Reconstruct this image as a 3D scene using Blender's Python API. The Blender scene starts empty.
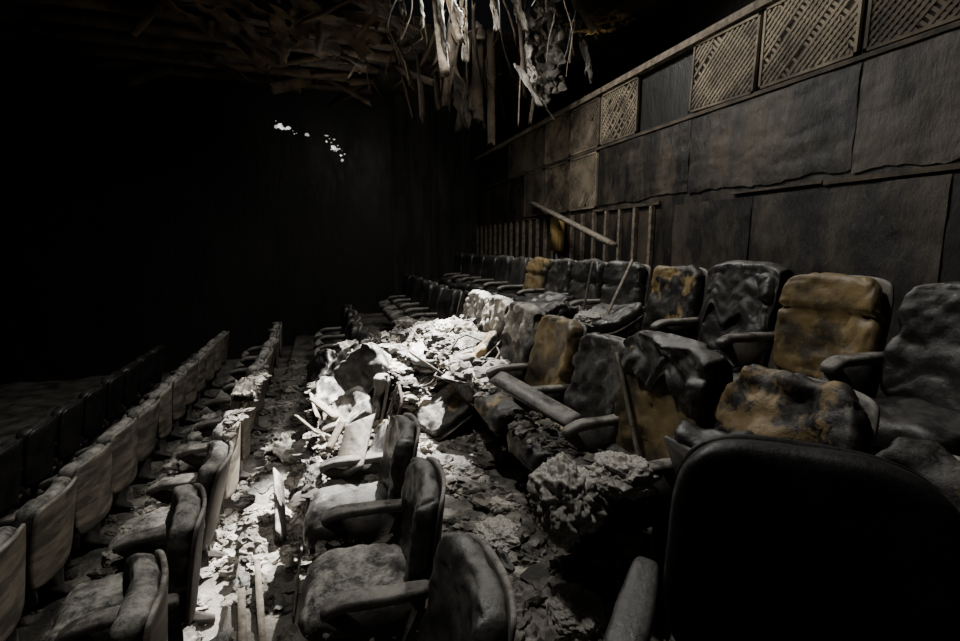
import bpy, math, random, bmesh
import numpy as np
from mathutils import Vector, Matrix, noise
random.seed(7); np.random.seed(7)
CZ=3.0   # camera height
# ------------------------------------------------------------ materials
def M(name,c1,c2,scale=6,rough=.7,bump=.3,bscale=50,dust=0.0,dcol=(.42,.40,.37),dscale=7,metal=0,lo=.4,hi=.6,
      spec=.4,stretch=(1,1,1),bdist=.01,c3=None,s3=2.0,u0=-.05,u1=.8):
    m=bpy.data.materials.new(name); m.use_nodes=True
    nt=m.node_tree; N=nt.nodes; L=nt.links
    b=N['Principled BSDF']; b.inputs['Metallic'].default_value=metal
    b.inputs['Specular IOR Level'].default_value=spec
    tc=N.new('ShaderNodeTexCoord'); oi=N.new('ShaderNodeObjectInfo')
    mul=N.new('ShaderNodeMath'); mul.operation='MULTIPLY'; mul.inputs[1].default_value=37
    L.new(oi.outputs['Random'],mul.inputs[0])
    add=N.new('ShaderNodeVectorMath'); add.operation='ADD'
    mp=N.new('ShaderNodeMapping'); mp.inputs['Scale'].default_value=stretch
    L.new(tc.outputs['Object'],mp.inputs[0]); L.new(mp.outputs[0],add.inputs[0]); L.new(mul.outputs[0],add.inputs[1])
    def nz(s,d=8,r=.6):
        n=N.new('ShaderNodeTexNoise'); n.inputs['Scale'].default_value=s; n.inputs['Detail'].default_value=d
        n.inputs['Roughness'].default_value=r; L.new(add.outputs[0],n.inputs['Vector']); return n
    def mr(src,a,b_,c=0,d=1):
        k=N.new('ShaderNodeMapRange'); k.inputs[1].default_value=a;k.inputs[2].default_value=b_
        k.inputs[3].default_value=c;k.inputs[4].default_value=d; L.new(src,k.inputs[0]); return k.outputs[0]
    def mix(f,a,b_):
        k=N.new('ShaderNodeMix'); k.data_type='RGBA'; L.new(f,k.inputs[0])
        for i,v in ((6,a),(7,b_)):
            if isinstance(v,tuple): k.inputs[i].default_value=(*v,1)
            else: L.new(v,k.inputs[i])
        return k.outputs[2]
    n1=nz(scale)
    col=mix(mr(n1.outputs[0],lo,hi),c1,c2)
    if c3 is not None:   # large soot stains
        n3=nz(s3,7,.65); col=mix(mr(n3.outputs[0],.46,.58),col,c3)
    n2=nz(bscale,8,.7)
    ro=mr(n2.outputs[0],.3,.7,max(0,rough-.15),min(1,rough+.15))
    if dust>0:
        g=N.new('ShaderNodeNewGeometry'); s=N.new('ShaderNodeSeparateXYZ'); L.new(g.outputs['Normal'],s.inputs[0])
        up=mr(s.outputs[2],u0,u1)
        n4=nz(dscale,10,.8); dn=mr(n4.outputs[0],.42,.60)
        k=N.new('ShaderNodeMath'); k.operation='MULTIPLY'; L.new(up,k.inputs[0]); L.new(dn,k.inputs[1])
        k2=N.new('ShaderNodeMath'); k2.operation='MULTIPLY'; L.new(k.outputs[0],k2.inputs[0]); k2.inputs[1].default_value=dust
        col=mix(k2.outputs[0],col,dcol)
        rm=N.new('ShaderNodeMix'); L.new(k2.outputs[0],rm.inputs[0]); L.new(ro,rm.inputs[2]); rm.inputs[3].default_value=.95; ro=rm.outputs[0]
    L.new(col,b.inputs['Base Color'])
    L.new(ro,b.inputs['Roughness'])
    bp=N.new('ShaderNodeBump'); bp.inputs['Strength'].default_value=bump; bp.inputs['Distance'].default_value=bdist
    L.new(n2.outputs[0],bp.inputs['Height']); L.new(bp.outputs[0],b.inputs['Normal'])
    return m
OCH=(.25,.178,.08); BLK=(.016,.0155,.015)
G=dict(u0=.1,u1=.9)
m_black=M('charred_black_leather',BLK,(.042,.04,.037),5,.34,.4,40,dust=.65,dcol=(.27,.26,.24),spec=.6,**G)
m_blackd=M('soot_leather',(.010,.010,.010),(.026,.024,.023),5,.36,.4,40,dust=.35,dcol=(.16,.15,.14),spec=.55,**G)
m_blacks=M('smooth_soot_leather',(.008,.008,.008),(.016,.015,.015),5,.45,.3,60,dust=.08,dcol=(.1,.1,.09),**G)
m_dusty=M('dusty_grey_leather',(.045,.043,.039),(.12,.112,.10),6,.6,.6,45,dust=.95,dcol=(.46,.44,.40),c3=(.022,.021,.019),s3=5)
m_ochre=M('ochre_leather',OCH,(.13,.098,.055),6,.42,.4,40,dust=.35,lo=.48,hi=.7,dcol=(.3,.27,.21),c3=(.05,.04,.026),s3=3.5)
m_ochchar=M('ochre_leather_charred',(.29,.205,.095),BLK,4.5,.42,.7,35,dust=.35,lo=.44,hi=.50,dcol=(.25,.22,.19))
m_blkoch=M('black_leather_with_ochre',(.27,.19,.08),BLK,4,.38,.7,35,dust=.5,lo=.41,hi=.46,dcol=(.27,.25,.22))
m_ply=M('weathered_plywood',(.26,.225,.18),(.13,.11,.088),5,.6,.3,60,dust=.9,dcol=(.5,.48,.43),stretch=(1,1,4),c3=(.08,.07,.057),s3=3)
m_plyd=M('sooty_plywood',(.15,.13,.11),(.045,.041,.036),4,.6,.3,60,dust=.85)
m_metal=M('sooty_steel',(.03,.03,.03),(.07,.06,.05),8,.5,.3,60,metal=.3,dust=.3)
m_rust=M('rusted_frame_steel',(.06,.045,.035),(.03,.025,.022),20,.6,.3,60,metal=.2,dust=.4,dcol=(.2,.18,.15))
m_arm=M('scorched_armrest',(.11,.10,.088),(.035,.032,.03),6,.38,.25,50,dust=.75,dcol=(.36,.34,.30))
m_wood=M('broken_timber',(.24,.20,.15),(.10,.08,.06),5,.8,.5,40,dust=.4,stretch=(3,3,3))
m_woodd=M('charred_timber',(.09,.07,.05),(.03,.025,.02),5,.8,.5,40,dust=.2)
m_plaster=M('fallen_plaster',(.46,.43,.385),(.10,.092,.081),7,.95,.5,60,lo=.38,hi=.58,bdist=.006,c3=(.12,.11,.095),s3=2.5)
m_sheet=M('plaster_sheet',(.48,.45,.40),(.18,.17,.15),6,.9,.7,30,lo=.42,hi=.62,bdist=.012,c3=(.10,.092,.08),s3=5)
m_foam=M('foam_stuffing',(.58,.55,.50),(.26,.245,.22),12,.95,.6,70,lo=.35,hi=.6,bdist=.006)
m_floor=M('rubble_floor',(.28,.26,.23),(.06,.055,.048),3,.95,1.0,28,lo=.40,hi=.64,bdist=.03)
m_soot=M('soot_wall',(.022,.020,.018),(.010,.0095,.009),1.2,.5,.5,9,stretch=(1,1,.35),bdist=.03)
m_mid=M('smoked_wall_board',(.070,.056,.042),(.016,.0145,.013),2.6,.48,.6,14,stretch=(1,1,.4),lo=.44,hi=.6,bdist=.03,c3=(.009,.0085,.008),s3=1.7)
m_endw=M('streaked_plaster_wall',(.055,.052,.047),(.018,.017,.016),3,.85,.5,10,stretch=(1.5,1.5,.25),lo=.42,hi=.6,bdist=.03)
m_panel=M('acoustic_panel',(.30,.25,.18),(.14,.115,.083),3.0,.8,.4,60,lo=.42,hi=.64,c3=(.08,.067,.05),s3=1.6)
m_panelb=M('acoustic_panel_backing',(.10,.083,.06),(.05,.042,.032),3.0,.8,.4,60)
m_pd=M('acoustic_panel_dark',(.13,.105,.074),(.045,.038,.03),2.5,.8,.3,60)  # darker panel tone, mainly for panels at the ends of the band
m_ceil=M('burnt_ceiling',(.07,.055,.04),(.025,.021,.018),2,.85,.5,12,bdist=.03)
m_brown=M('brown_joist',(.13,.09,.055),(.045,.033,.024),3,.8,.5,20)
m_yel=M('yellow_box_paint',(.42,.29,.10),(.28,.19,.07),4,.6,.2,30)
m_rub2=M('dark_rubble',(.20,.18,.155),(.035,.032,.028),5,.9,.5,50,bdist=.006)
m_char=M('charcoal_lumps',(.04,.037,.034),(.012,.011,.0105),7,.6,.5,50,dust=.35,bdist=.006)
# ------------------------------------------------------------ mesh helpers
class MB:
    def __init__(s): s.v=[];s.f=[];s.m=[];s.n=0;s.mats=[]
    def mi(s,mat):
        if mat not in s.mats: s.mats.append(mat)
        return s.mats.index(mat)
    def add(s,v,f,mat):
        v=np.asarray(v,float); s.v.append(v); k=s.mi(mat)
        for q in f: s.f.append([i+s.n for i in q]); s.m.append(k)
        s.n+=len(v)
    def obj(s,name,loc=(0,0,0),rz=0,smooth=True):
        me=bpy.data.meshes.new(name); me.from_pydata(np.vstack(s.v).tolist(),[],s.f)
        for m in s.mats: me.materials.append(m)
        me.polygons.foreach_set('material_index',s.m)
        me.polygons.foreach_set('use_smooth',[smooth]*len(s.f)); me.update()
        o=bpy.data.objects.new(name,me); bpy.context.collection.objects.link(o)
        o.location=loc; o.rotation_euler=(0,0,rz); return o
_c={}
def lattice(n):
    if n in _c: return _c[n]
    idx={};P=[];F=[]
    def g(i,j,k):
        t=(i,j,k)
        if t not in idx: idx[t]=len(P);P.append([2*i/n[0]-1,2*j/n[1]-1,2*k/n[2]-1])
        return idx[t]
    for ax in range(3):
        u,w=(ax+1)%3,(ax+2)%3
        for side in (0,n[ax]):
            for a in range(n[u]):
                for b in range(n[w]):
                    q=[]
                    for da,db in ((0,0),(1,0),(1,1),(0,1)):
                        t=[0,0,0];t[ax]=side;t[u]=a+da;t[w]=b+db;q.append(g(*t))
                    if side==0:q=q[::-1]
                    F.append(q)
    P=np.array(P); P=.55*P+.45*np.sin(P*np.pi/2)
    _c[n]=(P,F); return _c[n]
def fbm(p,oct=3):
    s=0;a=1
    for i in range(oct): s+=a*noise.noise(Vector(p)*(2**i)+Vector((i*7.3,0,0))); a*=.5
    return s
def rbox(mb,dims,r,n,mat,k=0,plane='yz',amp=0,freq=6,seed=0,fn=None,ridge=0):
    P,F=lattice(n); d=np.array(dims,float); r=min(r,d.min()*.98)
    X=P*d; Q=np.clip(X,-(d-r),d-r); D=X-Q; L=np.linalg.norm(D,axis=1,keepdims=True); D=D/np.maximum(L,1e-9)
    V=Q+D*r
    if k:
        a,b={'yz':(1,2),'xy':(0,1),'xz':(0,2)}[plane]
        u=V[:,a]/d[a];w=V[:,b]/d[b]
        V[:,a]*=np.sqrt(np.clip(1-k*w**4/2,0,1)); V[:,b]*=np.sqrt(np.clip(1-k*u**4/2,0,1))
    if amp or ridge:
        for i in range(len(V)):
            p=(V[i][0]*freq+seed*3.1,V[i][1]*freq+seed,V[i][2]*freq-seed)
            h=amp*fbm(p)
            if ridge: h-=ridge*max(0,1-abs(fbm((p[0]*.9+5,p[1]*.9,p[2]*1.9),2))*7)
            V[i]+=D[i]*h
    if fn is not None: V=fn(V)
    mb.add(V,F,mat)
def rotm(ax,a): return np.array(Matrix.Rotation(a,3,ax))
def tube(mb,pts,r,mat,k=6):
    pts=[Vector(p) for p in pts]; V=[];F=[]
    for i,p in enumerate(pts):
        d=(pts[min(i+1,len(pts)-1)]-pts[max(i-1,0)]).normalized()
        a=d.orthogonal().normalized(); b=d.cross(a)
        if i: 
            a=(pa-d*pa.dot(d)).normalized(); b=d.cross(a)
        pa=a
        for j in range(k): t=j/k*6.28318; V.append(tuple(p+a*r*math.cos(t)+b*r*math.sin(t)))
    for i in range(len(pts)-1):
        for j in range(k): F.append([i*k+j,i*k+(j+1)%k,(i+1)*k+(j+1)%k,(i+1)*k+j])
    mb.add(V,F,mat)
# ------------------------------------------------------------ seat
def seat(name,loc,rz=0,back=m_black,cush=m_black,shell=m_plyd,arm=m_arm,W=.50,H=.56,lean=.16,tip=0.0,amp=.012,
         roll=False,seed=1,hi=True,ridge=.004,pitch=.58,arms=(-1,),cdrop=0,nocush=False,twist=0,aw=.036,rx=0,ry=0,sq=.42,frame=False):
    mb=MB(); n=(5,30,30) if hi else (3,10,10)
    Ry=rotm('Y',lean)
    def bfn(V):
        V=V.copy(); y=V[:,1];z=V[:,2]
        V[:,0]+= -.045*(y/(W/2))**2
        if roll:
            f=V[:,0]<0.03
            V[:,0]-= np.where(z>H*.16,.022,0)*f
            V[:,0]+= .028*np.exp(-((z-H*.15)/.014)**2)*f
        if frame:
            V[:,2]=-H/2+(V[:,2]+H/2)*(.42+.18*np.sin(y*14+seed))
        V=V@rotm('Z',twist).T
        V=V@Ry.T
        return V+np.array([.03,0,.40+H/2-.01])
    rbox(mb,(.05,W/2,H/2),.045,n,back,sq,'yz',amp,6,seed,bfn,ridge)
    if frame:
        def fp(x,y,z): 
            v=Ry@np.array([x,y,z]); return (v[0]+.05,v[1],v[2]+.40+H/2-.01)
        w=W/2-.03;h=H/2
        arc=[fp(0,-w,-h),fp(0,-w,h-.07),fp(0,-w+.02,h-.02),fp(0,-w+.07,h),fp(0,w-.07,h),fp(0,w-.02,h-.02),fp(0,w,h-.07),fp(0,w,-h)]
        tube(mb,arc,.012,m_rust)
        for k in range(5):
            yy=-w+.06+k*(2*w-.12)/4
            tube(mb,[fp(.012*math.sin(t*.9)-.01,yy+.022*(1 if t%2 else -1),-h+2*h*t/22) for t in range(23)],.0035,m_rust,5)
        tube(mb,[fp(0,-w,.03),fp(0,w,.03)],.008,m_rust)
    else:
        def sfn(V):
            V=V.copy(); V[:,0]+= .058-.045*(V[:,1]/(W/2))**2
            V=V@rotm('Z',twist).T@Ry.T
            return V+np.array([.035,0,.385+H/2])
        rbox(mb,(.010,W/2+.005,H/2+.005),.008,(1,16,16) if hi else (1,8,8),shell,sq,'yz',.002,5,seed+4,sfn)
    if not nocush:
        def cfn(V):
            V=V.copy(); V[:,2]+= .015-.05*np.clip((-V[:,0]-.1)/.14,0,1)**2*.4
            V[:,0]-=.24
            V=V@rotm('Y',tip).T
            return V+np.array([-.03,0,.41-cdrop])
        rbox(mb,(.235,W/2-.012,.07),.06,(24,24,5) if hi else (8,8,3),cush,.28,'xy',amp*1.1,6,seed+9,cfn,ridge)
        rbox(mb,(.20,W/2-.03,.012),.01,(2,2,1),m_metal,fn=lambda V:(V+np.array([-.24,0,-.075]))@rotm('Y',tip).T+np.array([-.03,0,.41-cdrop]))
    rbox(mb,(.02,pitch/2-.02,.02),.008,(2,2,2),m_metal,fn=lambda V:V+np.array([-.05,0,.33]))
    rbox(mb,(.05,.012,.07),.008,(2,2,2),m_metal,fn=lambda V:V+np.array([-.03,W/2-.05,.36]))
    rbox(mb,(.05,.012,.07),.008,(2,2,2),m_metal,fn=lambda V:V+np.array([-.03,-W/2+.05,.36]))
    prof=[(-.36,0),(.04,0),(.04,.03),(-.06,.09),(-.03,.42),(-.0,.58),(-.38,.58),(-.38,.54),(-.22,.40),(-.22,.09),(-.36,.03)]
    for s in arms:
        y=s*pitch/2; k=len(prof)
        v=[(a,y-.014,b) for a,b in prof]+[(a,y+.014,b) for a,b in prof]
        f=[list(range(k)),list(range(2*k-1,k-1,-1))]+[[i,i+k,(i+1)%k+k,(i+1)%k] for i in range(k)]
        f=[q[::-1] for q in f]
        mb.add(v,f,m_metal)
        def afn(V,y=y):
            V=V.copy(); V[:,2]-= .10*np.clip((-V[:,0]-.10)/.1,0,1)**2*.3
            V[:,1]*= 1-.25*np.clip((V[:,0]+.0)/.2,0,1)
            return V+np.array([-.18,y,.60])
        rbox(mb,(.215,aw,.024),.02,(12,5,3),arm,.3,'xy',.005,8,seed,afn)
    o=mb.obj(name,loc,rz); o.rotation_euler=(rx,ry,rz); return o
FZ={'F':CZ-2.55,'E':CZ-2.35,'D':CZ-2.15,'C':CZ-1.95,'B':CZ-1.5,'A':CZ-1.14}
BX={'F':-2.6,'E':-1.66,'D':-.73,'C':.36,'B':1.50,'A':2.60}
rnd=random.Random(3)
def R(a,b): return rnd.uniform(a,b)
# Row A
matsA=[m_blackd,m_black,m_ochre,m_black,m_blkoch,m_black,m_black,m_black,m_ochre,m_black,m_black]
ysA=[.66,1.25,1.85,2.44,3.05,3.72,4.34,4.94,5.54,6.14,6.74,7.34,7.94,8.54,9.14]
for i,y in enumerate(ysA):
    b=matsA[i] if i<len(matsA) else m_blackd
    seat('theater_seat',(BX['A'],y,FZ['A']),R(-.06,.06),back=b,cush=m_blackd if i not in (2,) else m_blkoch,W=.53,H=.60,roll=i in(2,3,5,0,6,8),
         amp=.012 if i in(2,) else .022,ridge=.012,seed=i+1,lean=R(.1,.24),tip=[.1,.05,.06,-.08,-.05,-.1][i] if i<6 else R(-.1,.2),hi=y<6,pitch=.58,arm=m_arm,aw=.045,cdrop=[0,.05,.08,.08,.1,.05][i] if i<6 else 0)
# Row B
ysB=[.66,1.24,1.81,2.34,2.92,3.52,4.10,4.68,5.26,5.84,6.42,7.0,7.6,8.2,8.8]
bB=[m_blkoch,m_ochchar,m_ochre,m_black,m_ochre,m_dusty,m_dusty,m_dusty]
for i,y in enumerate(ysB):
    b=bB[i] if i<len(bB) else m_blackd
    c=[m_blackd,m_blackd,m_black,m_blkoch,m_ochchar,m_dusty][i] if i<6 else m_dusty
    seat('theater_seat',(BX['B']+(.03 if i==1 else 0),y,FZ['B']),R(-.08,.08),back=b,cush=c,W=.53 if i!=3 else .50,H=[.56,.66,.64,.60,.62][i] if i<5 else .58,
         amp=.05 if i<2 else (.026 if i<5 else .03),ridge=.016,seed=i+21,lean=R(.14,.26) if i>1 else .34,tip=R(-.08,.04) if i>1 else 1.15,hi=y<5.5,
         nocush=(i==0),arms=(-1,) if i else (),cdrop=R(0,.05),twist=R(-.06,.06),frame=i in(8,))
# Row C
ysC=[.76,1.33,2.00,2.66,3.28,3.90,4.52,5.14,5.76,6.4,7.0,7.7,8.4]
for i,y in enumerate(ysC):
    wreck=i>=4 and i<9
    seat('theater_seat',(BX['C'],y,FZ['C']),R(-.1,.1)+( -.12 if i in(2,3) else 0),back=[m_black,m_black,m_black,m_black,m_blkoch][i] if i<5 else m_dusty if i<8 else m_blackd,
         cush=[m_ochchar,m_dusty,m_dusty,m_black,m_dusty][i] if i<5 else m_dusty,W=.50,H=.56,amp=.018 if not wreck else .035,ridge=.009,seed=i+41,
         lean=R(.1,.28)+(R(-.1,.35) if wreck else 0),tip=R(-.25,.0) if wreck else R(-.06,.04),hi=y<5.5,pitch=.6,twist=R(-.1,.1)*(3 if wreck else 1),aw=.045,cdrop=R(.0,.12) if wreck else 0,
         rx=R(-.06,.06) if wreck else 0,frame=i in(4,7))
# Row D
ysD=[1.35,1.93,2.52,3.13,3.73,4.33,4.93,5.53,6.13,6.8,7.5,8.2]
for i,y in enumerate(ysD):
    seat('theater_seat',(BX['D'],y,FZ['D']),R(-.12,.12),back=m_dusty,cush=m_dusty,shell=m_ply if i in(0,1,4,5,6) else m_plyd,W=.50,H=.54,amp=.018,ridge=.006,seed=i+61,
         lean=R(.05,.3),tip=R(-.1,.1),hi=y<5.5,pitch=.59,aw=.05,twist=R(-.12,.12),cdrop=R(0,.05))
for i in range(13):
    y=2.25+.56*i
    seat('theater_seat',(BX['E'],y,FZ['E']),R(-.08,.08),back=m_dusty,cush=m_dusty,shell=m_ply,W=.49,H=.52,amp=.01,seed=i+81,lean=R(.08,.2),tip=.05,hi=y<5,pitch=.56)
for i in range(11):
    y=3.0+.58*i
    seat('theater_seat',(BX['F'],y,FZ['F']),R(-.05,.05),back=m_blackd,cush=m_blackd,shell=m_blackd,arm=m_blackd,seed=i+101,hi=False,pitch=.58)
seat('theater_seat',(1.07,.76,FZ['B']),math.radians(44),back=m_blacks,cush=m_blacks,shell=m_blacks,arm=m_blackd,W=.60,H=.62,amp=.006,ridge=.0,seed=131,lean=.14,tip=.0,pitch=.70,arms=(1,),aw=.05,sq=.6)
# ------------------------------------------------------------ floor tiers
def fh(x,y,z):
    return .02*noise.noise(Vector((x*5,y*5,z)))+.02*noise.noise(Vector((x*13,y*13,z)))+.10*max(0,noise.noise(Vector((x*2.2,y*1.7,z*3)))-.05)-.01
tiers=[(-6.0,-2.45,FZ['F']),(-2.45,-1.50,FZ['E']),(-1.50,-.56,FZ['D']),(-.56,.54,FZ['C']),(.54,1.72,FZ['B']),(1.72,3.6,FZ['A'])]
xs=[]
for a,b,z in tiers:
    k=max(8,int((b-a)/.04)) if a>-3 else 30
    for i in range(k+1): xs.append((a+(b-a)*i/k,z))
Y=np.arange(-1.5,11.01,.04)
V=[];F=[]
for x,z in xs:
    for y in Y: V.append((x,y,z+fh(x,y,z)))
ny=len(Y)
for i in range(len(xs)-1):
    for j in range(ny-1):
        F.append([i*ny+j,(i+1)*ny+j,(i+1)*ny+j+1,i*ny+j+1])
mb=MB(); mb.add(V,F,m_floor); mb.obj('floor')
# ------------------------------------------------------------ walls
def box(mb,a,b,mat,n=(1,1,1),r=.004):
    a=np.array(a,float);b=np.array(b,float);c=(a+b)/2;d=np.abs(b-a)/2
    rbox(mb,d,r,n,mat,fn=lambda V:V+c)
WX=3.6
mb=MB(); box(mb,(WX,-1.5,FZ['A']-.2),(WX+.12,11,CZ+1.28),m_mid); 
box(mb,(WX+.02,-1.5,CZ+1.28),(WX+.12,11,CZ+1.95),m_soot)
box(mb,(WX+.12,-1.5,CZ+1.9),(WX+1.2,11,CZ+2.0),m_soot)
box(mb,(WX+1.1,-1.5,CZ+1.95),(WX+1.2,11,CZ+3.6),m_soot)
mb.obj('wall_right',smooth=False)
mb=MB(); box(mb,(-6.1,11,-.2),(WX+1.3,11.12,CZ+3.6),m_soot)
rr=random.Random(5); x=1.6
while x<3.6:
    w=.1+.4*rr.random(); d=.01+.03*rr.random()
    box(mb,(x,11-d,CZ-1.1),(x+w,11.01,CZ+3.25),m_endw); x+=w+.01+.03*rr.random()
mb.obj('wall_back',smooth=False)
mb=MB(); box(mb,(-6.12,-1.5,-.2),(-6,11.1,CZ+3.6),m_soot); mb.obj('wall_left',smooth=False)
mb=MB(); box(mb,(WX-.07,-1.5,CZ+1.93),(WX+.12,11,CZ+2.0),m_wood,n=(1,60,1)); mb.obj('trim_1',smooth=False)
mb=MB()
y=-1.5
while y<11:
    l=.5+1.6*rr.random()
    if rr.random()<.8: box(mb,(WX-.035,y,CZ+.44+.015*rr.random()),(WX,min(11,y+l),CZ+.465+.015*rr.random()),m_woodd)
    y+=l+.01
box(mb,(WX-.03,-1.5,CZ+1.25),(WX,11,CZ+1.285),m_woodd)
mb.obj('trim_2',smooth=False)
mb=MB()
for y in np.arange(.4,11,.30):
    if y>4.3: box(mb,(WX-.05,y,FZ['A']),(WX-.002,y+.05,CZ+.44),m_wood)
mb.obj('wall_studs',smooth=False)
def board(y0,y1,z0,z1,seed,mat,off=.010):
    n=50;m=40;V=[];F=[]
    for i in range(n+1):
        for j in range(m+1):
            u=i/n;v=j/m
            r1=.05*noise.noise(Vector((u*4,seed,0)))+.02*noise.noise(Vector((u*15,seed,2)))+.01*noise.noise(Vector((u*40,seed,2)))
            r2=.012*noise.noise(Vector((v*5,seed,8)))
            V.append((WX-off-.014*abs(fbm((u*3,v*3,seed))),y0+(y1-y0)*u+r2,z1-(z1-z0)*v+r1*v))
    for i in range(n):
        for j in range(m): F.append([i*(m+1)+j,(i+1)*(m+1)+j,(i+1)*(m+1)+j+1,i*(m+1)+j+1])
    mb=MB(); mb.add(V,F,mat); mb.obj('burnt_wall_board')
for k,(a,b,c,d,mt) in enumerate([(1.0,2.50,.50,1.24,m_mid),(2.51,4.1,.52,1.24,m_mid),(4.11,5.76,.52,1.24,m_mid),(.2,1.9,-.8,.42,m_soot),(1.91,3.3,-.8,.42,m_mid),(3.31,4.28,-.8,.42,m_mid)]):
    board(a,b,CZ+c,CZ+d,k*3.7,mt)
def panel(y0,y1,z0,z1,sag=0,mat=m_panel,seed=0,mb_=None):
    mb=MB(); rr=random.Random(seed)
    bk=m_panelb if mat is m_panel else m_soot
    box(mb,(-.008,y0,z0),(.0,y1,z1),bk)
    e=.025
    for a,b in (((-.036,y0,z0),(-.006,y0+e,z1)),((-.036,y1-e,z0),(-.006,y1,z1)),((-.036,y0,z0),(-.006,y1,z0+e)),((-.036,y0,z1-e),(-.006,y1,z1))): box(mb,a,b,mat)
    Wd,Hd=y1-y0-2*e,z1-z0-2*e; st=.056; w=.015
    for s,(x0,x1) in ((1,(-.021,-.008)),(-1,(-.027,-.019))):
        t=-Wd if s>0 else 0
        while t<Hd+(Wd if s<0 else 0):
            ya=max(0,-t) if s>0 else max(0,t-Hd)
            yb=min(Wd,Hd-t) if s>0 else min(Wd,t)
            if yb-ya>.03 and rr.random()<.93:
                if rr.random()<.2: 
                    k=rr.uniform(.3,.85)
                    if rr.random()<.5: yb=ya+(yb-ya)*k
                    else: ya=yb-(yb-ya)*k
                q,q2=t+s*ya,t+s*yb
                p,p2=ya+y0+e,yb+y0+e; q+=z0+e;q2+=z0+e
                v=[(x0,p,q-w),(x0,p,q+w),(x0,p2,q2+w),(x0,p2,q2-w),(x1,p,q-w),(x1,p,q+w),(x1,p2,q2+w),(x1,p2,q2-w)]
                mb.add(v,[[0,1,2,3],[0,3,7,4],[1,5,6,2],[4,7,6,5]],mat)
            t+=st
    o=mb.obj('acoustic_wall_panel',(WX,0,0),smooth=False)
    if sag: 
        o.rotation_euler=(sag,0,0); c=Vector((0,(y0+y1)/2,(z0+z1)/2)); o.location=Vector((WX,0,0))+c-Matrix.Rotation(sag,3,'X')@c
    return o
E=[1.70,2.52,3.35,4.15,4.96,5.76,6.55,7.40,8.2,9.0]
for i in range(len(E)-1):
    if i in (3,): continue
    panel(E[i]+.02,E[i+1]-.02,CZ+1.29,CZ+1.92,sag=.03 if i==2 else 0,mat=m_pd if i in(0,8,7) else m_panel,seed=i)
panel(.9,1.66,CZ+1.29,CZ+1.92,mat=m_pd,seed=20)
panel(5.80,6.53,CZ+.5,CZ+1.24,mat=m_panel,seed=11)
panel(6.57,7.35,CZ+.5,CZ+1.24,mat=m_panel,seed=12)
panel(7.42,8.2,CZ+.5,CZ+1.24,mat=m_pd,seed=13)
mb=MB(); rbox(mb,(.045,.16,.26),.01,(2,2,2),m_yel); rbox(mb,(.01,.13,.22),.004,(2,2,2),m_yel,fn=lambda V:V+np.array([-.05,0,0])); rbox(mb,(.012,.012,.03),.004,(2,2,2),m_metal,fn=lambda V:V+np.array([-.065,.09,0]))
rbox(mb,(.02,.02,.55),.004,(1,1,1),m_metal,fn=lambda V:V+np.array([0,0,-.75]))
mb.obj('electrical_cabinet',(WX-.10,6.75,CZ+.17))
# ------------------------------------------------------------ ceiling
cz=CZ+3.2; HC=(2.0,6.3)
def ceil_open(x,y,s=1):
    d=math.hypot((x-HC[0])/1.15,(y-HC[1])/1.3)+.35*noise.noise(Vector((x*2.3,y*2.3,4)))
    d2=math.hypot((x-.1)/.55,(y-2.3)/.55)+.3*noise.noise(Vector((x*3,y*3,9)))  # invented second opening, cut to go with the near seat fill lamp
    return min(d,d2)
mb=MB()
xs2=np.linspace(-6,WX+1.2,110); ys2=np.linspace(-1.5,11,120)
V=[(x,y,cz+.06*noise.noise(Vector((x*2,y*2,0)))) for x in xs2 for y in ys2]; F=[]
for i in range(109):
    for j in range(119):
        if ceil_open((xs2[i]+xs2[i+1])/2,(ys2[j]+ys2[j+1])/2)<1: continue
        F.append([i*120+j,i*120+j+1,(i+1)*120+j+1,(i+1)*120+j])
mb.add(V,F,m_ceil); mb.obj('ceiling',smooth=False)
def beam(mb,p0,p1,w,t,mat,roll=0,n=8,jag=.02,bend=0):
    p0=Vector(p0);p1=Vector(p1); d=(p1-p0); L=d.length; d.normalize()
    up=Vector((0,0,1)) if abs(d.z)<.95 else Vector((1,0,0))
    s=d.cross(up).normalized(); u=s.cross(d)
    Rm=Matrix.Rotation(roll,3,d); s=Rm@s;u=Rm@u
    sd=random.random()*50
    def fn(V):
        o=[]
        for a,b,c in V:
            e=abs(a)/(L/2)
            if e>.95: a+=jag*noise.noise(Vector((b*90+sd,c*90,sd)))*2.0
            k=(1-(a/(L/2))**2)*bend
            o.append(tuple((p0+p1)/2+d*a+s*b+u*(c+k)))
        return np.array(o)
    rbox(mb,(L/2,w/2,t/2),min(w,t)*.15,(n,2,2),mat,amp=.002,freq=9,seed=sd,fn=fn)
mb=MB()
for y in np.arange(7.3,11,.62): beam(mb,(-3.5,y,cz-.12),(1.1+random.random()*.4,y+.1,cz-.1),.09,.16,m_brown,jag=.1)
for k in range(34):
    x=R(-2.8,1.6);y=R(7.0,10.5); beam(mb,(x,y,cz-.12),(x+R(-.9,.9),y+R(-.8,.8),cz-.15-R(0,.5)),R(.03,.2),.02,m_brown if k%3 else m_woodd,roll=R(0,3),jag=.1)
for k in range(34):
    x=R(.6,3.6);y=R(7.2,9.5); beam(mb,(x,y,cz-.05),(x+R(-.4,.4),y+R(-.4,.4),cz-.2-R(0,.9)),R(.03,.2),.02,m_woodd if k%3 else m_brown,roll=R(0,3),jag=.1)
mb.obj('ceiling_joists')
mb=MB()
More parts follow.
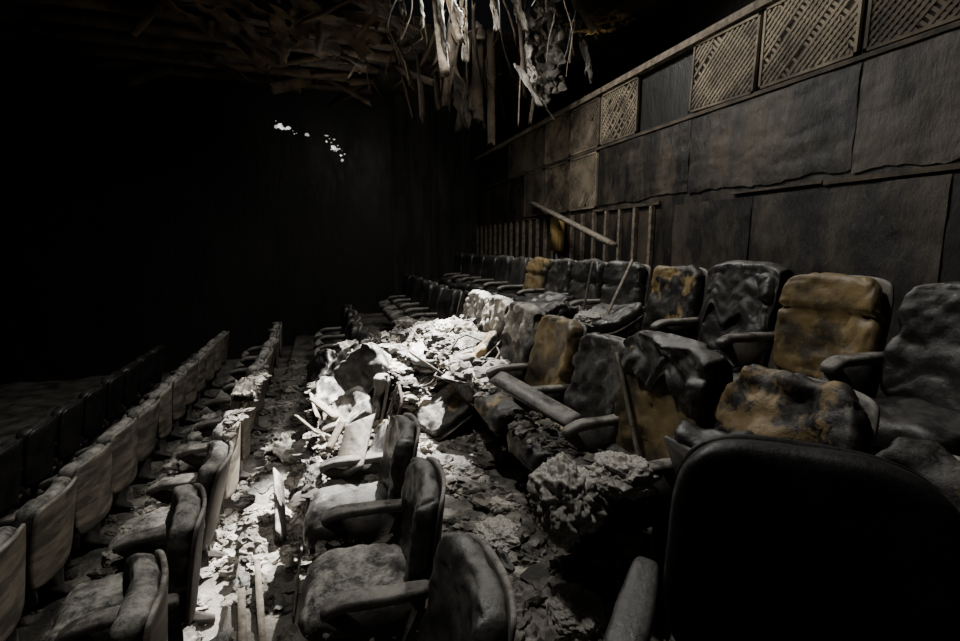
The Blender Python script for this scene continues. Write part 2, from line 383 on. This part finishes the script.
for (x,y,z0,z1,dx,dy,w,mt) in [(1.45,6.0,3.25,2.05,.1,0,.13,m_wood),(1.6,6.1,3.3,2.3,-.12,0,.06,m_wood),(1.25,6.2,3.2,2.5,.15,.1,.05,m_wood),(1.52,6.05,3.25,2.45,.25,0,.09,m_wood),
      (2.45,6.0,3.3,1.95,.15,0,.06,m_woodd),(2.7,6.2,3.3,1.6,-.1,0,.05,m_wood),(2.95,6.3,3.2,2.2,.1,.1,.08,m_woodd),(2.2,6.9,3.3,2.3,.2,.2,.07,m_woodd),
      (1.0,6.6,3.2,2.6,-.4,.1,.08,m_brown),(.7,6.8,3.2,2.8,-.7,.1,.06,m_brown),(3.1,5.9,3.2,2.6,.35,-.2,.09,m_brown),(3.0,6.0,3.0,2.75,.5,.3,.14,m_brown),(1.8,7.0,3.2,2.5,-.3,.1,.05,m_woodd),
      (2.35,7.2,3.2,1.9,.05,.1,.16,m_woodd),(2.6,7.3,3.2,1.6,.05,.1,.12,m_pd),(2.05,7.4,3.2,2.1,-.1,.1,.14,m_woodd),(3.1,6.4,3.2,1.7,-.2,.1,.05,m_wood),(2.2,6.1,3.2,2.6,.35,.1,.05,m_wood)]:
    beam(mb,(x,y,CZ+z0),(x+dx,y+dy,CZ+z1),w,.018,mt,roll=R(0,2),jag=.08,bend=R(-.05,.05))
for k in range(26):
    a=R(0,6.28); x=HC[0]+1.15*math.cos(a)+R(-.2,.2); y=HC[1]+1.2*math.sin(a); L=R(.3,1.3); sw=R(-.3,.3)
    tube(mb,[(x+sw*t*t+.03*math.sin(t*9+k),y+.05*math.sin(t*7),cz-.02-L*t) for t in np.linspace(0,1,12)],R(.004,.012),m_wood if k%2 else m_metal,5)
mb.obj('hanging_laths')
def sheet(name,loc,size,amp,freq,mat,rot=(0,0,0),n=40,seed=0,th=.006,curl=0,cut=.0,rag=.25):
    V=[];F=[]
    for i in range(n+1):
        for j in range(n+1):
            u=i/n-.5;v=j/n-.5
            e=1+rag*noise.noise(Vector((u*4+seed,v*4,seed)))+rag*.5*noise.noise(Vector((u*13+seed,v*13,seed)))
            x=u*size[0]*e;y=v*size[1]*e
            h=amp*fbm((u*freq+seed,v*freq,seed*2),4)-curl*(u*u)
            V.append((x,y,h))
    for i in range(n):
        for j in range(n):
            if cut and noise.noise(Vector((i/n*6+seed,j/n*6,seed)))>cut: continue
            F.append([i*(n+1)+j,(i+1)*(n+1)+j,(i+1)*(n+1)+j+1,i*(n+1)+j+1])
    mb=MB(); mb.add(V,F,mat); o=mb.obj(name,loc); o.rotation_euler=rot
    s=o.modifiers.new('s','SOLIDIFY'); s.thickness=th
    return o
HB='hanging_plaster_board'
sheet(HB,(1.50,6.0,CZ+2.75),(.9,.16),.05,3,m_sheet,(.3,1.4,.3),seed=1)
sheet(HB,(1.30,6.1,CZ+2.85),(.55,.14),.05,3,m_sheet,(.3,1.5,.1),seed=2)
sheet(HB,(1.72,6.0,CZ+2.75),(.3,.10),.05,3,m_plaster,(.3,1.2,.1),seed=22)
sheet(HB,(2.62,5.9,CZ+1.98),(.55,.24),.03,2,m_sheet,(.5,1.0,-.3),seed=3)
sheet(HB,(3.0,6.2,CZ+1.85),(.42,.2),.03,2,m_sheet,(.9,.5,.6),seed=4)
sheet('hanging_wire_lath',(3.0,6.15,CZ+2.6),(1.3,.5),.16,8,m_plaster,(.3,1.5,.5),seed=5,cut=.12,n=70)
sheet(HB,(2.45,5.9,CZ+2.85),(.5,.24),.04,3,m_sheet,(.5,1.0,.5),seed=6)
sheet(HB,(2.65,6.0,CZ+2.45),(.8,.16),.1,4,m_sheet,(.2,1.45,.2),seed=7,cut=.25)
sheet(HB,(3.3,6.2,CZ+2.75),(.5,.16),.06,3,m_plaster,(.2,1.2,.7),seed=17,cut=.3)
sheet(HB,(2.15,5.95,CZ+2.9),(.6,.12),.05,3,m_sheet,(.2,1.35,.3),seed=31,cut=.3)
sheet(HB,(1.05,6.1,CZ+2.95),(.5,.10),.05,3,m_plaster,(.2,1.3,.9),seed=32,cut=.3)
sheet(HB,(1.9,6.3,CZ+2.7),(.7,.10),.05,3,m_plaster,(.1,1.45,.9),seed=33,cut=.2)
sheet(HB,(3.45,6.0,CZ+2.5),(.7,.14),.05,3,m_plaster,(.4,1.2,.2),seed=34,cut=.2)
CP='hanging_ceiling_panel'
sheet(CP,(.8,6.6,CZ+2.95),(1.1,.7),.08,3,m_brown,(.3,.4,.2),seed=8,cut=.3)
sheet(CP,(3.6,5.9,CZ+2.85),(.9,.5),.08,3,m_yel,(.5,-.5,.4),seed=9,cut=.1)
sheet(CP,(.2,7.3,CZ+2.8),(1.3,.8),.08,3,m_brown,(-.4,.2,.2),seed=10,cut=.3)
sheet(CP,(2.2,7.7,CZ+2.5),(1.3,.6),.1,4,m_woodd,(.3,1.3,.2),seed=12,cut=.3)
sheet(CP,(-.8,7.6,CZ+2.9),(1.3,.9),.08,3,m_brown,(-.3,.3,.6),seed=13,cut=.3)
em=bpy.data.materials.new('daylight'); em.use_nodes=True
em.node_tree.nodes['Principled BSDF'].inputs['Emission Color'].default_value=(1,.97,.9,1)
em.node_tree.nodes['Principled BSDF'].inputs['Emission Strength'].default_value=.45
mb=MB()
rr=random.Random(11)
for k in range(44):
    if k<20: px,pz=rr.gauss(-.50,.12),0; pz=2.34-.2*(px+.5)+rr.gauss(0,.03); 
    else: px=rr.gauss(.42,.09); pz=2.06-.9*(px-.38)+rr.gauss(0,.08)
    w=.012+.055*rr.random()**2; h=w*rr.uniform(.3,1.2)
    v=[(px+w*(.5+.6*rr.random())*math.cos(i/7*6.283),10.985,CZ+pz+h*(.5+.6*rr.random())*math.sin(i/7*6.283)) for i in range(7)]
    mb.add(v,[list(range(7))],em)
mb.obj('daylight_hole_1',smooth=False)  # emissive patches on the end wall standing for small holes to daylight
# ------------------------------------------------------------ rubble
def ico(s):
    bm=bmesh.new(); bmesh.ops.create_icosphere(bm,subdivisions=s,radius=1); r=(np.array([x.co[:] for x in bm.verts]),[[q.index for q in p.verts] for p in bm.faces]); bm.free(); return r
CT=ico(2);CB=ico(3);CS=ico(1)
TV=[];TB=[]
for k in range(16):
    v=CT[0].copy()
    for i in range(len(v)): v[i]*=1+.6*noise.noise(Vector(v[i]*1.3)+Vector((k*5,0,0)))+.4*noise.noise(Vector(v[i]*3.5)+Vector((k*5,0,0)))
    TV.append(v)
    v=CB[0].copy()
    for i in range(len(v)): v[i]*=1+.6*noise.noise(Vector(v[i]*1.3)+Vector((k*5,0,0)))+.35*noise.noise(Vector(v[i]*3.5)+Vector((k*5,0,0)))+.25*noise.noise(Vector(v[i]*9)+Vector((k*5,0,0)))
    TB.append(v)
def rubble(name,x0,x1,y0,y1,z,N,smin,smax,mat,flake=.25,yc=None,ys=1.5,heap=None,patch=True,pw=5,fl=True):
    mb=MB(); c=0; g=0
    while c<N and g<N*6:
        g+=1
        x=R(x0,x1); y=R(y0,y1) if yc is None or rnd.random()<.35 else rnd.gauss(yc,ys)
        if not (y0<y<y1): continue
        if patch and noise.noise(Vector((x*4,y*3,z*2)))+R(-.25,.25)<0: continue
        c+=1
        s=smin+(smax-smin)*rnd.random()**pw
        if s>.035: v,f=TB[rnd.randrange(16)],CB[1]
        elif s>.014: v,f=TV[rnd.randrange(16)],CT[1]
        else: v,f=CS[0]*(1+.25*np.random.randn(12,1).clip(-1.5,1.5)),CS[1]
        sc=np.array([1.2,R(.5,1),R(.35,.8)])*s
        if rnd.random()<flake: sc=np.array([1.6,R(.7,1.3),.16])*s
        v=v*sc; v=v@(rotm('Z',R(0,6.28))@rotm('X',R(-.5,.5))).T
        h=(heap(x,y) if heap else 0)+(fh(x,y,z) if fl and z in FZ.values() else 0)
        mb.add(v+np.array([x,y,z+h+sc[2]*.3]),f,mat)
    return mb.obj(name,smooth=False)
PR='plaster_rubble'
rubble(PR,-.54,.0,1.2,8.5,FZ['C'],4200,.003,.075,m_plaster,yc=4.0,ys=1.3)
rubble(PR,-.54,.5,.5,8.5,FZ['C'],3600,.003,.06,m_rub2)
rubble(PR,.58,1.15,.5,8.5,FZ['B'],4200,.003,.075,m_plaster,yc=3.0,ys=1.5)
rubble(PR,.58,1.6,.5,8.5,FZ['B'],2400,.004,.08,m_rub2)
rubble(PR,.58,1.3,.5,6,FZ['B'],200,.02,.10,m_char,pw=2)
rubble(PR,-.54,.3,1,6,FZ['C'],160,.02,.08,m_char,pw=2)
rubble(PR,-1.48,-.6,1.5,8.5,FZ['D'],2600,.004,.07,m_plaster,yc=3.8,ys=1.5)
rubble(PR,-2.4,-1.55,2,8,FZ['E'],1400,.005,.05,m_rub2)
rubble(PR,1.8,3.4,.5,9,FZ['A'],1000,.01,.09,m_rub2)
def hB(x,y): return .24*math.exp(-((y-4.6)/.55)**2)*(.7+.6*noise.noise(Vector((x*5,y*5,3))))
rubble(PR,.98,1.48,3.4,6.2,FZ['B']+.48,1300,.006,.12,m_plaster,heap=hB,flake=.3,pw=4,patch=True)
rubble(PR,.98,1.48,3.4,6.2,FZ['B']+.48,700,.006,.10,m_rub2,heap=hB,flake=.2,pw=4,patch=False)
rubble(PR,1.0,1.45,3.6,5.6,FZ['B']+.51,190,.03,.10,m_char,heap=hB,pw=2,patch=False)
rubble(PR,-.12,.32,2.9,6.0,FZ['C']+.46,900,.005,.09,m_plaster,heap=lambda x,y:.22*max(0,noise.noise(Vector((x*4,y*2.2,0)))),pw=5)
rubble(PR,-.12,.32,2.9,6.0,FZ['C']+.46,600,.005,.07,m_rub2,heap=lambda x,y:.22*max(0,noise.noise(Vector((x*4,y*2.2,0)))),pw=5)
rubble(PR,-.12,.32,2.9,5.6,FZ['C']+.48,170,.03,.10,m_char,pw=2)
rubble(PR,-.12,.32,1.2,3.0,FZ['C']+.47,400,.002,.03,m_rub2)
rubble(PR,.42,.56,3.6,5.2,FZ['C']+.94,120,.01,.07,m_plaster,pw=3)
rubble(PR,-1.17,-.8,1.8,5.6,FZ['D']+.47,1300,.003,.05,m_plaster)
rubble(PR,-.66,-.56,3.3,5.2,FZ['D']+.92,130,.008,.06,m_plaster,pw=3)
rubble(PR,1.0,1.4,1.6,3.3,FZ['B']+.47,500,.003,.04,m_plaster)
rubble(PR,2.1,2.5,1.7,6,FZ['A']+.43,700,.005,.06,m_plaster)
mb=MB(); V=[];F=[]; n=60
def hp(x,y): 
    w=max(0,math.sin(math.pi*(y-3.6)/2.2))**.8
    return w*(.46+.16*fbm((x*6,y*6,1)))
for i in range(n+1):
    for j in range(n+1):
        x=.56+.55*i/n; y=3.6+2.2*j/n
        V.append((x,y,FZ['B']-.03+hp(x,y)*math.sin(math.pi*(i/n*.8+.1))))
for i in range(n):
    for j in range(n): F.append([i*(n+1)+j,(i+1)*(n+1)+j,(i+1)*(n+1)+j+1,i*(n+1)+j+1])
mb.add(V,F,m_rub2); mb.obj('plaster_heap')
rubble(PR,.6,1.08,3.8,5.6,FZ['B']+.0,1400,.006,.11,m_plaster,heap=hp,flake=.3,pw=4,patch=False,fl=False)
rubble(PR,.6,1.08,3.8,5.6,FZ['B']+.0,700,.006,.10,m_rub2,heap=hp,flake=.2,pw=4,patch=False,fl=False)
rubble(PR,.6,1.08,3.8,5.6,FZ['B']+.03,170,.03,.10,m_char,heap=hp,pw=2,patch=False,fl=False)
for k,(x,y,z,s,rot) in enumerate([(1.25,4.75,-.84,(.35,.35),(.2,-.3,.3)),(1.12,4.3,-.88,(.28,.25),(.3,.3,1)),
    (.35,4.6,-1.1,(.26,.22),(.2,.5,.5)),(.3,5.3,-1.1,(.3,.25),(.4,.2,.8)),
    (-.62,4.2,-1.15,(.16,.34),(.1,.5,.1)),(-.35,4.6,-1.88,(.3,.4),(.08,-.1,.8)),(2.3,3.9,-.6,(.3,.3),(.2,.2,.2))]):
    sheet('broken_plaster_board',(x,y,CZ+z),s,.07,3,m_sheet,rot,seed=k+20,n=34,th=.012)
for k,(x,y,z,rot,mt) in enumerate([(.15,3.75,-1.32,(.5,.9,.4),m_dusty),(.12,4.25,-1.28,(-.4,1.2,1.0),m_black),(.3,3.95,-1.05,(.7,.4,.8),m_black),(.9,3.55,-1.3,(.3,1.0,.5),m_blkoch),
     (.95,4.2,-.98,(.2,1.3,.9),m_black),(1.22,3.9,-.9,(-.3,1.1,.2),m_ochchar),(.2,4.85,-1.2,(.5,.7,.2),m_dusty),(-.05,5.3,-1.35,(.8,.5,.3),m_blackd),(2.15,4.3,-.6,(.2,1.2,.5),m_blackd),(2.2,3.3,-.58,(-.2,1.3,.2),m_black)]):
    mb=MB(); rbox(mb,(.045,.21,.23),.04,(4,22,22),mt,.5,'yz',.03,6,k*2.3,lambda V:V+np.stack([-.8*V[:,1]**2,0*V[:,1],0*V[:,1]],1),.015)
    rbox(mb,(.008,.215,.235),.006,(1,12,12),m_plyd,.5,'yz',.002,6,k,lambda V:V+np.stack([.055-.8*V[:,1]**2,0*V[:,1],0*V[:,1]],1))
    o=mb.obj('broken_seat_back',(x,y,CZ+z)); o.rotation_euler=rot
for k,(x,y,z,rot) in enumerate([(.78,4.1,-1.12,(.9,.8,.4)),(1.15,3.75,-.98,(.4,1.0,1.2)),(.25,4.15,-1.25,(.3,.8,.2))]):
    mb=MB(); w=.2;h=.24; b=R(-.1,.1)
    tube(mb,[(0,-w,-h),(b,-w,h-.06),(b,-w+.06,h),(b*1.5,w-.06,h),(b,w,h-.06),(0,w,-h),(0,-w,-h)],.010,m_rust)
    for j in range(4): tube(mb,[(b*.5*(t/16),-w+.08+j*.08+.018*(1 if t%2 else -1),-h+2*h*t/16) for t in range(17)],.004,m_rust,5)
    o=mb.obj('bent_seat_frame',(x,y,CZ+z)); o.rotation_euler=rot
def drape(name,xb,y,fz,w,mat,front=.35,rear=.2,seed=0,amp=.03,lean=.2,H=.60):
    V=[];F=[];n=44;m=36
    top=fz+.40+H
    def pt(s):
        tl=front
        if s<tl: d=tl-s; return (xb+.02+lean*.29-d*lean-.055, top-.0-d)
        r=.06; a=(s-tl)/r
        if a<math.pi: return (xb+.02+lean*.29+.005-math.cos(a)*r, top+math.sin(a)*r*.5+.01)
        d=s-tl-math.pi*r; return (xb+.02+lean*.29+.075-d*lean*.5, top-d)
    T=front+math.pi*.06+rear
    for i in range(n+1):
        for j in range(m+1):
            v=(j/m-.5); s=T*i/n
            x,z=pt(s); q=fbm((s*7+seed,v*4,seed),3)
            V.append((x-abs(q)*amp-.01,y+v*w*(1+.02*math.sin(s*9))+.02*noise.noise(Vector((s*8,seed,3))),z-.05*(2*v)**4+(.16*noise.noise(Vector((v*5,seed,7)))*max(0,1-s/front))+amp*.3*q))
    for i in range(n):
        for j in range(m): F.append([i*(m+1)+j,(i+1)*(m+1)+j,(i+1)*(m+1)+j+1,i*(m+1)+j+1])
    mb=MB(); mb.add(V,F,mat); o=mb.obj(name); s=o.modifiers.new('s','SOLIDIFY'); s.thickness=.005
TC='torn_seat_cover'
drape(TC,BX['B'],1.81,FZ['B'],.57,m_black,.19,.2,3,.07,H=.64)
drape(TC,BX['B'],3.52,FZ['B'],.50,m_sheet,.22,.2,5,.06)
drape(TC,BX['B'],4.10,FZ['B'],.52,m_sheet,.3,.2,6,.07)
drape(TC,BX['B'],4.68,FZ['B'],.52,m_dusty,.3,.2,8,.05)
drape(TC,BX['C'],4.52,FZ['C'],.50,m_sheet,.16,.2,9,.05,H=.56)
drape(TC,BX['A'],2.44,FZ['A'],.56,m_black,.34,.2,11,.03,H=.60)
def foam(loc,s,seed):
    bm=bmesh.new(); bmesh.ops.create_icosphere(bm,subdivisions=6,radius=1)
    for v in bm.verts:
        p=v.co; h=.30*fbm(tuple(p*1.6+Vector((seed,0,0))),3)+.12*fbm(tuple(p*6+Vector((0,seed,0))),4)
        v.co=p*(1+h)
    me=bpy.data.meshes.new('foam_stuffing'); bm.to_mesh(me); bm.free(); me.materials.append(m_foam)
    for p in me.polygons: p.use_smooth=True
    o=bpy.data.objects.new('foam_stuffing',me); bpy.context.collection.objects.link(o); o.location=loc; o.scale=s
foam((.90,1.62,CZ-1.02),(.13,.16,.15),1)
foam((1.13,1.55,CZ-.92),(.12,.12,.08),2)
foam((.95,1.75,CZ-1.12),(.10,.10,.10),3)
foam((.9,1.50,FZ['B']+.06),(.1,.12,.07),4)
foam((.80,2.1,FZ['B']+.04),(.12,.14,.06),6)
foam((2.05,3.35,CZ-.60),(.10,.16,.07),7)
foam((1.15,4.55,CZ-.86),(.16,.2,.12),8)
foam((.38,4.5,CZ-1.0),(.08,.12,.08),9)
# ------------------------------------------------------------ planks / laths
def plank(name,p0,p1,w,t,mat,roll=0,**k):
    mb=MB(); p0=(p0[0],p0[1],CZ+p0[2]);p1=(p1[0],p1[1],CZ+p1[2]); beam(mb,p0,p1,w,t,mat,roll,**k); return mb.obj(name)
plank('fallen_batten',(3.50,7.7,.72),(3.05,4.55,.0),.09,.05,m_wood)
plank('broken_board',(1.0,2.70,-.80),(1.25,2.15,-.93),.13,.03,m_arm,roll=.2)
plank('broken_board',(.22,3.30,-1.20),(.10,2.95,-1.42),.24,.02,m_ply,roll=.5)
plank('broken_board',(-.32,3.1,-1.88),(-.36,3.6,-1.66),.14,.02,m_plyd,roll=1.2)
plank('metal_rod',(-.22,2.4,-1.9),(-.12,4.2,-1.75),.015,.015,m_metal)
plank('broken_lath',(-.38,1.9,-1.9),(-.50,2.7,-1.88),.04,.015,m_wood)
plank('broken_lath',(-.28,1.8,-1.9),(-.44,2.9,-1.87),.035,.015,m_wood)
plank('broken_lath',(1.28,1.62,-1.0),(1.42,2.05,-.55),.02,.015,m_woodd)
plank('broken_lath',(2.0,3.2,-.75),(2.5,3.45,-.12),.025,.015,m_wood)
plank('broken_lath',(2.1,3.6,-.75),(2.3,3.75,-.15),.02,.015,m_woodd)
for k in range(16):
    x=R(.6,1.2);y=R(3.4,4.8); a=R(-1.2,1.2); l=R(.25,.6)
    plank('broken_lath',(x,y,-1.1+R(0,.15)),(x+l*math.sin(a)*.6,y+l*math.cos(a),-1.05+R(-.1,.25)),R(.02,.06),.012,m_wood if k%2 else m_woodd,roll=R(0,1))
for k in range(8):
    x=R(-.1,.4);y=R(3.2,5.4); a=R(-1.2,1.2); l=R(.2,.4)
    plank('broken_lath',(x,y,-1.4+R(0,.1)),(x+l*math.sin(a)*.6,y+l*math.cos(a),-1.35+R(0,.15)),R(.04,.09),.015,m_wood,roll=R(0,1))
# ------------------------------------------------------------ lights
def light(kind,name,loc,tgt,e,col=(1,.97,.91),**k):
    l=bpy.data.lights.new(name,kind); l.energy=e; l.color=col
    for a,b in k.items(): setattr(l,a,b)
    o=bpy.data.objects.new(name,l); bpy.context.collection.objects.link(o); o.location=loc
    o.rotation_euler=(Vector(tgt)-Vector(loc)).to_track_quat('-Z','Y').to_euler(); return o
light('SPOT','roof_hole_daylight',(2.3,6.7,CZ+5.0),(.40,4.1,CZ-1.5),50000,spot_size=math.radians(22),spot_blend=1,shadow_soft_size=.06)
light('AREA','roof_hole_skylight',(1.7,5.2,CZ+3.1),(1.2,3.6,CZ-1.5),125,shape='DISK',size=.6)
light('AREA','near_seat_fill',(.1,2.3,CZ+3.1),(.9,1.9,CZ-1.5),58,shape='DISK',size=.25)  # added fill lamp for the near seats, no known roof opening here
light('SPOT','end_wall_fill',(2.0,6.8,CZ+3.4),(2.4,11,CZ+.3),90,spot_size=math.radians(60),spot_blend=1,shadow_soft_size=.3)  # added spot to brighten the end wall
light('POINT','joist_fill',(.8,8.2,cz-1.0),(0,0,0),14,shadow_soft_size=.3)  # added point lamp that lifts the joists from below
w=bpy.data.worlds.new('w'); bpy.context.scene.world=w; w.use_nodes=True
w.node_tree.nodes['Background'].inputs[0].default_value=(.01,.011,.013,1); w.node_tree.nodes['Background'].inputs[1].default_value=.3
# ------------------------------------------------------------ camera
cam=bpy.data.cameras.new('camera'); cam.lens=18; cam.sensor_width=36; cam.clip_start=.02
co=bpy.data.objects.new('camera',cam); bpy.context.collection.objects.link(co)
yaw=math.radians(18.4); pit=math.radians(8.9)
Fv=Vector((math.sin(yaw)*math.cos(pit),math.cos(yaw)*math.cos(pit),-math.sin(pit)))
co.location=(0,0,CZ); co.rotation_euler=Fv.to_track_quat('-Z','Y').to_euler()
bpy.context.scene.camera=co
